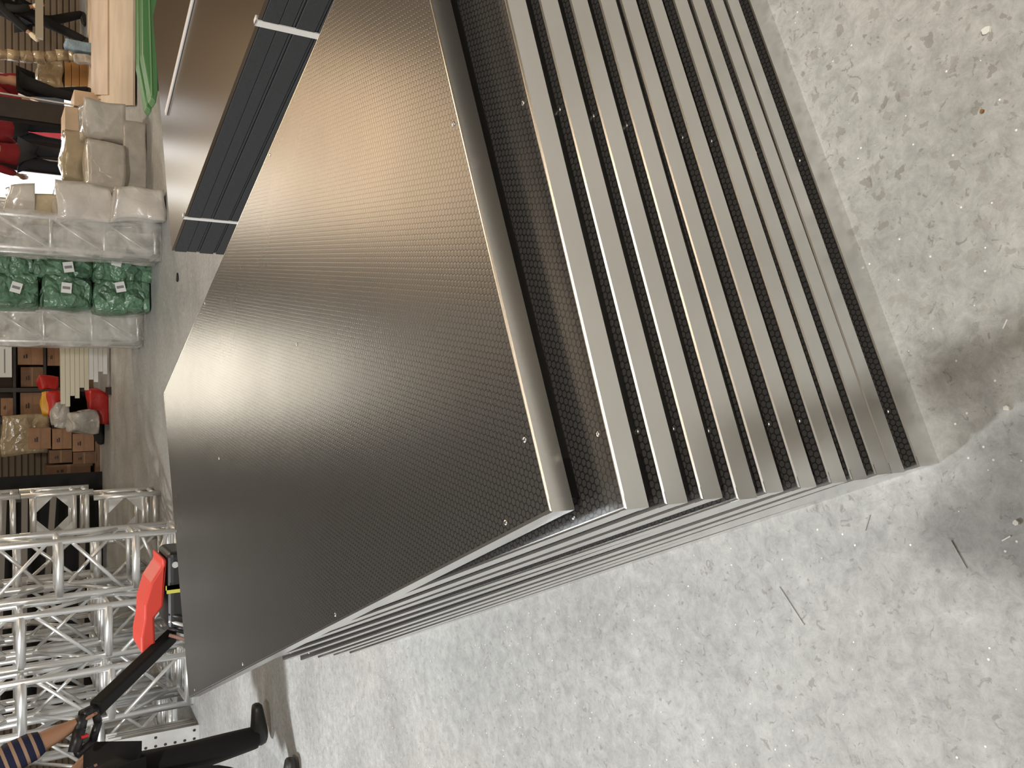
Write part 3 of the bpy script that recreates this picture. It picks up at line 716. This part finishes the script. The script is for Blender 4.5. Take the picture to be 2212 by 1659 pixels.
def person(label, J, top, legs, shoe=SHOE, glove=None, grip=None, head=True, sleeve=True, hat=None):
    """J: world joints pelvis chest neck head, shoulderL elbowL handL ... hipL kneeL ankleL toeL (+R)"""
    base = Vector((J['pelvis'].x, J['pelvis'].y, 0))
    t = thing('person', label, 'person', base)
    G = {k: v-base for k, v in J.items()}
    pe, chst, nk, hd = G['pelvis'], G['chest'], G['neck'], G['head']
    mid = pe.lerp(chst, .5)
    ch = [[(pe, (.15, .11)), (mid, (.13, .10)), (chst, (.16, .11)), (nk, .055), (nk.lerp(hd, .5), .06)]]
    up = (hd-nk).normalized(); ch[0] += [(hd, (.078, .092)), (hd+up*.085, (.06, .07))]
    fwd = (G.get('face', hd+Vector((0, -1, 0)))-hd).normalized()
    for s in 'LR':
        sh, el, ha = G['shoulder'+s], G['elbow'+s], G['hand'+s]
        d = (ha-el).normalized(); wr = ha-d*.075
        ch.append([(chst, (.16, .11)), (sh, .062), (sh.lerp(el, .5), .047*ARM[0]), (el, .041*ARM[0]), (el.lerp(wr, .4), .038*ARM[0]), (wr, .026*ARM[0]), (ha, (.036, .02))])
        side = d.cross(Vector((0, 0, 1))); side = side.normalized() if side.length > .1 else Vector((0, 1, 0))
        k1, k2, k3 = (.3, .35, .15) if grip else (.45, .25, .55)
        cur = (grip or {}).get(s, Vector((0, 0, -1)))
        for i, ln in enumerate((.060, .070, .066, .052)):
            o_ = side*(-.027+.018*i); b0 = ha+d*.03+o_
            ch.append([(ha, (.036, .02)), (b0, .010), (b0+d*ln*k1+cur*ln*k2, .009), (b0+d*ln*k3+cur*ln*.8, .0075)])
        b0 = ha-side*.035-d*.01
        ch.append([(ha, (.036, .02)), (b0, .011), (b0+d*.03-side*.012+cur*.02, .0095), (b0+d*.045+cur*.045, .008)])
        hp, kn, an, to = G['hip'+s], G['knee'+s], G['ankle'+s], G['toe'+s]
        ch.append([(pe, (.15, .11)), (hp, .088), (hp.lerp(kn, .5), .074), (kn, .056), (kn.lerp(an, .35), .055), (an-Vector((0, 0, .02)), .034)])
    skin_obj('body', ch, SKIN, t, 1)
    # head details
    b = bmesh.new(); side = up.cross(fwd).normalized()
    for sg in (-1, 1):
        tube(b, hd+side*sg*.075, hd+side*sg*.09+up*.01, .022, 8, .018)
    tube(b, hd+fwd*.085+up*.02, hd+fwd*.112-up*.02, .009, 6, .015); obj('ears_and_nose', b, SKIN, t, True)
    b = bmesh.new()
    for sg in (-1, 1):
        bmesh.ops.create_uvsphere(b, u_segments=8, v_segments=6, radius=.011, matrix=Matrix.Translation(hd+fwd*.082+side*sg*.031+up*.022))
    sqbar(b, hd+fwd*.088-side*.022-up*.045, hd+fwd*.088+side*.022-up*.045, .006); obj('eyes_and_mouth', b, mat('eye_dark', (.05, .02, .02), .4), t)
    b = bmesh.new(); bmesh.ops.create_uvsphere(b, u_segments=16, v_segments=10, radius=.1)
    for v in list(b.verts):
        if v.co.z < -.03: b.verts.remove(v)
    o = obj('hair', b, hat or HAIR, t, True); rm = up.to_track_quat('Z', 'Y').to_matrix().to_4x4(); rm.translation = hd+up*.035-fwd*.012; o.matrix_local = rm
    # clothes
    c2_ = [[(pe-Vector((0, 0, .11)), (.165, .135)), (pe, (.172, .135)), (mid, (.15, .12)), (chst, (.178, .128)), (nk-up*.03, .08)]]
    for s in 'LR':
        sh, el, ha = G['shoulder'+s], G['elbow'+s], G['hand'+s]
        e = (ha-(ha-el).normalized()*.09) if sleeve is True else (el.lerp(ha, sleeve) if sleeve > 0 else sh.lerp(el, .8))
        c2_.append([(chst, (.178, .128)), (sh, .076), (sh.lerp(el, .5), .062), (el, .056*ARM[0])]+([(e, .044*ARM[0])] if sleeve is True or sleeve > 0 else []))
    skin_obj('shirt', c2_, top, t, 1)
    c3 = []
    for s in 'LR':
        hp, kn, an = G['hip'+s], G['knee'+s], G['ankle'+s]
        c3.append([(pe, (.165, .125)), (hp, .108), (hp.lerp(kn, .5), .094), (kn, .074), (kn.lerp(an, .5), .068), (an, .058), (an-Vector((0, 0, .015)), .056)])
    skin_obj('trousers', c3, legs, t, 1)
    for s in 'LR':
        an, to = G['ankle'+s], G['toe'+s]; d = (to-an); rise = max(0, to.z-.05); d.z = 0; d.normalize()
        z0 = an.z-.075
        heel = Vector((an.x, an.y, z0))-d*.055
        skin_obj('shoe', [[(heel+Vector((0, 0, .045)), (.042, .044)), (heel+d*.07+Vector((0, 0, .055)), (.042, .052)), (heel+d*.17+Vector((0, 0, .04+rise*.6)), (.047, .038)), (heel+d*.255+Vector((0, 0, .032+rise)), (.036, .028))]], shoe, t, 1)
        if glove:
            ha = G['hand'+s]; el = G['elbow'+s]; dd = (ha-el).normalized()
            skin_obj('glove', [[(ha-dd*.07, .036), (ha, (.05, .034)), (ha+dd*.06, (.045, .035)), (ha+dd*.1, .03)]], glove, t, 1)
    return t
def V(*a): return Vector(a)

# walker at the left edge with the pallet truck tiller
hand = P(168, 1562, 4.55); wy = 4.6
hipx = P(215, 1722, wy).x
sleeve_m = mat('striped_navy', (.01, .014, .05), .85)
J = dict(pelvis=V(hipx, wy+.02, .90), chest=V(hipx-.03, wy, 1.22), neck=V(hipx, wy, 1.42), head=V(hipx+.03, wy, 1.55), face=V(hipx+1, wy, 1.45),
         shoulderL=V(hipx+.0, wy-.17, 1.36), elbowL=P(-45, 1672, wy-.1), handL=hand,
         shoulderR=V(hipx-.02, wy+.18, 1.36), elbowR=V(hipx-.1, wy+.25, 1.10), handR=V(hipx+.1, wy+.28, .95),
         hipL=V(hipx, wy-.1, .86), kneeL=P(470, 1682, wy-.15), ankleL=V(F(648, 1645).x-.17, F(648, 1645).y, .085), toeL=V(F(648, 1645).x+.02, F(648, 1645).y+.02, .05),
         hipR=V(hipx+.02, wy+.12, .86), kneeR=P(395, 1640, wy+.10), ankleR=V(F(590, 1572).x-.04, F(590, 1572).y+.02, .095), toeR=V(F(590, 1572).x+.18, F(590, 1572).y, .09))
ARM[0] = 1.38; FAT[0] = 1.12
pw = person('person in navy striped long-sleeved top and black trousers gripping a black tiller arm', J, sleeve_m, BLACKC, sleeve=.70, grip={'L': Vector((.3, .2, -.9))})
# stripes knitted into the top: bands across the sleeve direction
m_ = sleeve_m; N, L = nodes(m_); tc = N['Texture Coordinate']
dv = (J['handL']-J['elbowL']).normalized()
dt = N.new('ShaderNodeVectorMath'); dt.operation = 'DOT_PRODUCT'; dt.inputs[1].default_value = dv; L.new(tc.outputs['Object'], dt.inputs[0])
mu = N.new('ShaderNodeMath'); mu.operation = 'MULTIPLY'; mu.inputs[1].default_value = 24; L.new(dt.outputs['Value'], mu.inputs[0])
fr = N.new('ShaderNodeMath'); fr.operation = 'FRACT'; L.new(mu.outputs[0], fr.inputs[0])
gt = N.new('ShaderNodeMath'); gt.operation = 'GREATER_THAN'; gt.inputs[1].default_value = .66; L.new(fr.outputs[0], gt.inputs[0])
mx = N.new('ShaderNodeMix'); mx.data_type = 'RGBA'; L.new(gt.outputs[0], mx.inputs[0]); mx.inputs[6].default_value = (.01, .014, .05, 1); mx.inputs[7].default_value = (.42, .27, .18, 1)
L.new(mx.outputs[2], N['Principled BSDF'].inputs['Base Color'])

ARM[0] = 1.0; FAT[0] = 1.08
# powered pallet truck he pulls
TY = 5.2
hx = P(340, 1385, TY); x_r = P(330, 1195, TY).x; x_l = P(330, 1368, TY).x
t = thing('pallet_truck', 'red and black powered pallet truck pulled by the striped-sleeved person', 'pallet truck', (x_r, TY, 0))
X0 = t.location.x; zt = P(295, 1300, TY).z; zm = P(348, 1300, TY).z
b = bmesh.new()
zn = P(327, 1330, TY).z
pr = [(0.0, zm+.02), (-.05, zt-.115), (-.14, zt-.055), (-.26, zt-.02), (-.34, zt-.018), (-.44, zt-.0), (-.52, zt-.0), (-.545, zt-.02), (-.545, zn+.01), (-.50, zn), (-.34, zn+.005), (-.28, zm+.01), (-.02, zm-.01)]
A = [b.verts.new((x, -.14, z)) for x, z in pr]; B = [b.verts.new((x, .16, z)) for x, z in pr]; n = len(pr)
for k in range(n): b.faces.new((A[k], A[(k+1) % n], B[(k+1) % n], B[k]))
b.faces.new(A); b.faces.new(B[::-1]); bevel(obj('cover', b, REDP, t), .03, 3)
b = bmesh.new(); box(b, (-.42, -.15, .10), (.02, .17, zm-.012)); bevel(obj('motor_housing', b, BLACKM, t), .03, 3)
b = bmesh.new(); box(b, (-.19, -.154, zm-.11), (-.165, -.150, zm+.0)); box(b, (-.21, -.154, zm-.09), (-.165, -.150, zm-.005)); obj('yellow_label', b, YEL, t)
b = bmesh.new(); tube(b, (-.05, -.16, zm-.05), (-.05, -.15, zm-.05), .018, 10); tube(b, (-.10, -.16, zm-.12), (-.10, -.15, zm-.12), .012, 10); obj('bolt', b, RIVET, t)
b = bmesh.new(); box(b, (-.50, -.08, .2), (-.30, .10, zm-.12)); bevel(obj('tiller_mount', b, BLACKM, t), .02)
for k, dx in enumerate((-.33, -.37, -.41, -.45)):
    b = bmesh.new(); path(b, [(dx, -.13, zm-.02), (dx-.03, -.17, zm-.10), (dx-.01, -.15, zm-.2), (dx-.06, -.1, zm-.30)], .011, 7); obj('cable', b, [BLACKM, GREYPL, BLACKM, mat('pink_hose', (.5, .3, .25), .5)][k], t, True)
b = bmesh.new(); tube(b, (-.36, -.02, .085), (-.36, .06, .085), .085, 20); obj('drive_wheel', b, DARKP, t)
for yy in (-.26, .14):
    b = bmesh.new(); box(b, (.0, yy, .05), (1.15, yy+.16, .11)); bevel(obj('fork', b, BLACKM, t), .015)
    b = bmesh.new(); tube(b, (1.0, yy+.03, .036), (1.0, yy+.13, .036), .036, 12); obj('roller', b, DARKP, t)
lo = P(372, 1372, TY)-t.location; hi = P(205, 1532, 4.6)-t.location
b = bmesh.new(); sqbar(b, lo, hi, .078, .06); bevel(obj('tiller_arm', b, mat('matt_black', (.006, .006, .006), .75), t), .01)
b = bmesh.new(); d = (hi-lo).normalized()
sd_ = Vector((.0, 1, 0)); g1 = P(195, 1545, 4.55)-t.location; g2 = P(200, 1575, 4.55)-t.location; g3 = P(165, 1625, 4.5)-t.location
path(b, [hi, P(178, 1545, 4.55)-t.location, P(172, 1575, 4.53)-t.location, P(160, 1625, 4.5)-t.location], .028, 10)
path(b, [hi, P(212, 1560, 4.6)-t.location, P(200, 1600, 4.6)-t.location, P(165, 1630, 4.55)-t.location], .02, 10)
obj('tiller_head', b, BLACKM, t, True)
b = bmesh.new(); q = P(191, 1588, 4.5)-t.location; tube(b, q, q+Vector((0, -.01, .03)), .007, 8); obj('button', b, mat('button_red', (.8, .02, .03), .3), t)

# distant people
def up_person(px_foot, py, Y, h, label, top, legs, lean=0., stride=.12, arms=None, glove=None, yaw=0., hat=None, head_dir=None):
    c = P(px_foot, py, Y); s = h/1.72
    f = V(math.cos(yaw), math.sin(yaw), 0); sd = V(-math.sin(yaw), math.cos(yaw), 0)
    g = V(c.x, Y, 0)
    def Q(fx, sx, z): return g+f*(fx*s)+sd*(sx*s)+V(0, 0, z*s)
    J = dict(pelvis=Q(0, 0, .93), chest=Q(lean*.5, 0, 1.24), neck=Q(lean, 0, 1.45), head=Q(lean*1.3, 0, 1.58), face=Q(lean*1.3+1, 0, 1.5))
    for k, sg in (('L', 1), ('R', -1)):
        J['shoulder'+k] = Q(lean*.8, .17*sg, 1.38); J['elbow'+k] = Q(lean*.8+.05, .24*sg, 1.10); J['hand'+k] = Q(lean*.8+.22, .22*sg, .93)
        J['hip'+k] = Q(0, .09*sg, .88); J['knee'+k] = Q(stride*.6*sg+.04, .1*sg, .50); J['ankle'+k] = Q(stride*1.6*sg, .1*sg, .08); J['toe'+k] = Q(stride*1.6*sg+.15, .11*sg, .045)
    if arms: 
        for k, v in arms.items(): J[k] = v
    return person(label, J, top, legs, glove=glove, hat=hat)
by = 14.3
gl = P(72, 78, by-.25)
up_person(186, 60, by, 1.72, 'person in black carrying a long grey bar in cream gloves by the corrugated wall', BLACKC, BLACKC, lean=-.28, stride=.2, glove=GLOVE,
          arms={'elbowL': P(42, 52, by-.2), 'handL': gl, 'elbowR': P(38, 20, by-.3), 'handR': P(80, 12, by-.3)}, yaw=math.radians(200))
b = bmesh.new(); a1, a2 = P(85, 84, by-.32), P(84, -120, by-.32); a2.z = a1.z
sqbar(b, a1, a2, .08, .10); tag(obj('metal_bar', b, mat('champagne_bar', (.62, .56, .45), .35, .6)), 'long square metal bar carried level by the person in black', 'bar')
ry = 13.6
up_person(182, 205, ry, 1.74, 'person in red jacket with white sleeve stripes and black trousers holding a rod', REDC, BLACKC, lean=.05, stride=.08, yaw=math.radians(190),
          arms={'elbowL': P(20, 214, ry-.2), 'handL': P(66, 216, ry-.25)})
b = bmesh.new(); tube(b, P(66, 214, ry-.27), P(108, 232, ry-.5), .012, 8); tube(b, P(66, 214, ry-.27), P(40, 203, ry-.2), .012, 8)
tag(obj('rod', b, mat('pale_rod', (.8, .72, .7), .4), None, True), 'thin pale rod held by the person in the red jacket', 'rod')
up_person(178, 300, 16.1, 1.7, 'person in dark red shirt standing in the bright doorway right of the dark door leaf', REDC, BLACKC, yaw=math.radians(90), stride=.05)
up_person(186, 352, 13.8, 1.7, 'person in red shirt standing in front of the dark door leaf', REDC, DGREYC, yaw=math.radians(100), stride=.05)
# things out in the yard beyond the doorway
for k, (x, z, m, lb) in enumerate(((3.7, .9, WHITEW, 'white carton stack out in the yard, left'), (5.5, 1.2, DGREYC, 'dark crate stack out in the yard, right'), (4.6, .6, REDC, 'red box out in the yard'))):
    b = bmesh.new(); box(b, (x, 18.6+.2*k, 0), (x+.55, 19.1+.2*k, z)); o = tag(obj('yard_box', b, m), lb, 'box'); bevel(o, .02)

# ------------------------------------------------------------------ small things on the floor
def chip(px, py, r, m, label, seed, name='debris_chip'):
    q = F(px, py); b = bmesh.new(); n = 6
    rr = random.Random(seed); pts = [(q.x+math.cos(a)*r*rr.uniform(.6, 1.2), q.y+math.sin(a)*r*rr.uniform(.6, 1.2)) for a in [k*math.pi*2/n for k in range(n)]]
    prism(b, pts, .0003, .006 if r < .02 else .012); tag(obj(name, b, m), label, 'debris')
chip(842, 1372, .016, mat('dark_chip', (.02, .02, .02), .7), 'small black chip on the floor beside the near stack', 1)
chip(385, 600, .035, mat('dark_chip', (.02, .02, .02), .7), 'small black chip on the floor by the green sacks', 2)
chip(2133, 68, .009, mat('chalk', (.75, .75, .68), .8), 'pale stone chip on the floor near the frame corner', 3)
chip(2124, 240, .0035, mat('rust_chip', (.25, .12, .04), .7), 'tiny rust-brown chip on the floor', 4)
chip(2178, 882, .005, mat('chalk', (.75, .75, .68), .8), 'tiny pale chip in the shaded floor area', 5)
chip(2197, 1129, .005, mat('chalk', (.75, .75, .68), .8), 'small white crumb on the floor at the frame edge', 6)
def sliver(p, q, label, m):
    a, c = F(*p), F(*q); b = bmesh.new(); sqbar(b, a+V(0, 0, .0015), c+V(0, 0, .0015), .0022, .002); tag(obj('wire_sliver', b, m), label, 'debris', 'metal slivers on the floor')
dm = mat('sliver_grey', (.35, .34, .32), .4, .5); wm = mat('sliver_white', (.8, .8, .78), .4)
sliver((2055, 1168), (2089, 1228), 'longest grey metal sliver lying on the floor', dm)
sliver((2166, 1168), (2184, 1158), 'short pale sliver on the floor near the longest one', wm)
sliver((1870, 1146), (1880, 1113), 'dark thin sliver on the floor below the stack corner', dm)
sliver((2168, 710), (2177, 690), 'pale sliver on the floor at the shade border', wm)
sliver((1685, 1268), (1738, 1350), 'faint long dark sliver on the open floor', dm)

# ------------------------------------------------------------------ the person holding the phone, behind the lens (casts the shade in front of the stack)
px_, py_ = .0, -.42
J = dict(pelvis=V(px_, py_, .92), chest=V(px_, py_+.02, 1.25), neck=V(px_, py_+.05, 1.44), head=V(px_, py_+.09, 1.58), face=V(px_, py_+1, 1.2),
         shoulderL=V(px_-.18, py_+.04, 1.38), elbowL=V(px_-.24, py_+.16, 1.13), handL=V(-.11, -.07, 1.36),
         shoulderR=V(px_+.18, py_+.04, 1.38), elbowR=V(px_+.24, py_+.16, 1.13), handR=V(.11, -.07, 1.36),
         hipL=V(px_-.09, py_, .87), kneeL=V(px_-.11, py_+.03, .49), ankleL=V(px_-.13, py_-.02, .08), toeL=V(px_-.15, py_+.15, .045),
         hipR=V(px_+.09, py_, .87), kneeR=V(px_+.11, py_+.03, .49), ankleR=V(px_+.13, py_-.02, .08), toeR=V(px_+.15, py_+.15, .045))
person('person in dark clothes standing before the near stack, arms raised to hold up a phone', J, DGREYC, BLACKC, grip={'L': Vector((.5, 0, .5)), 'R': Vector((-.5, 0, .5))})
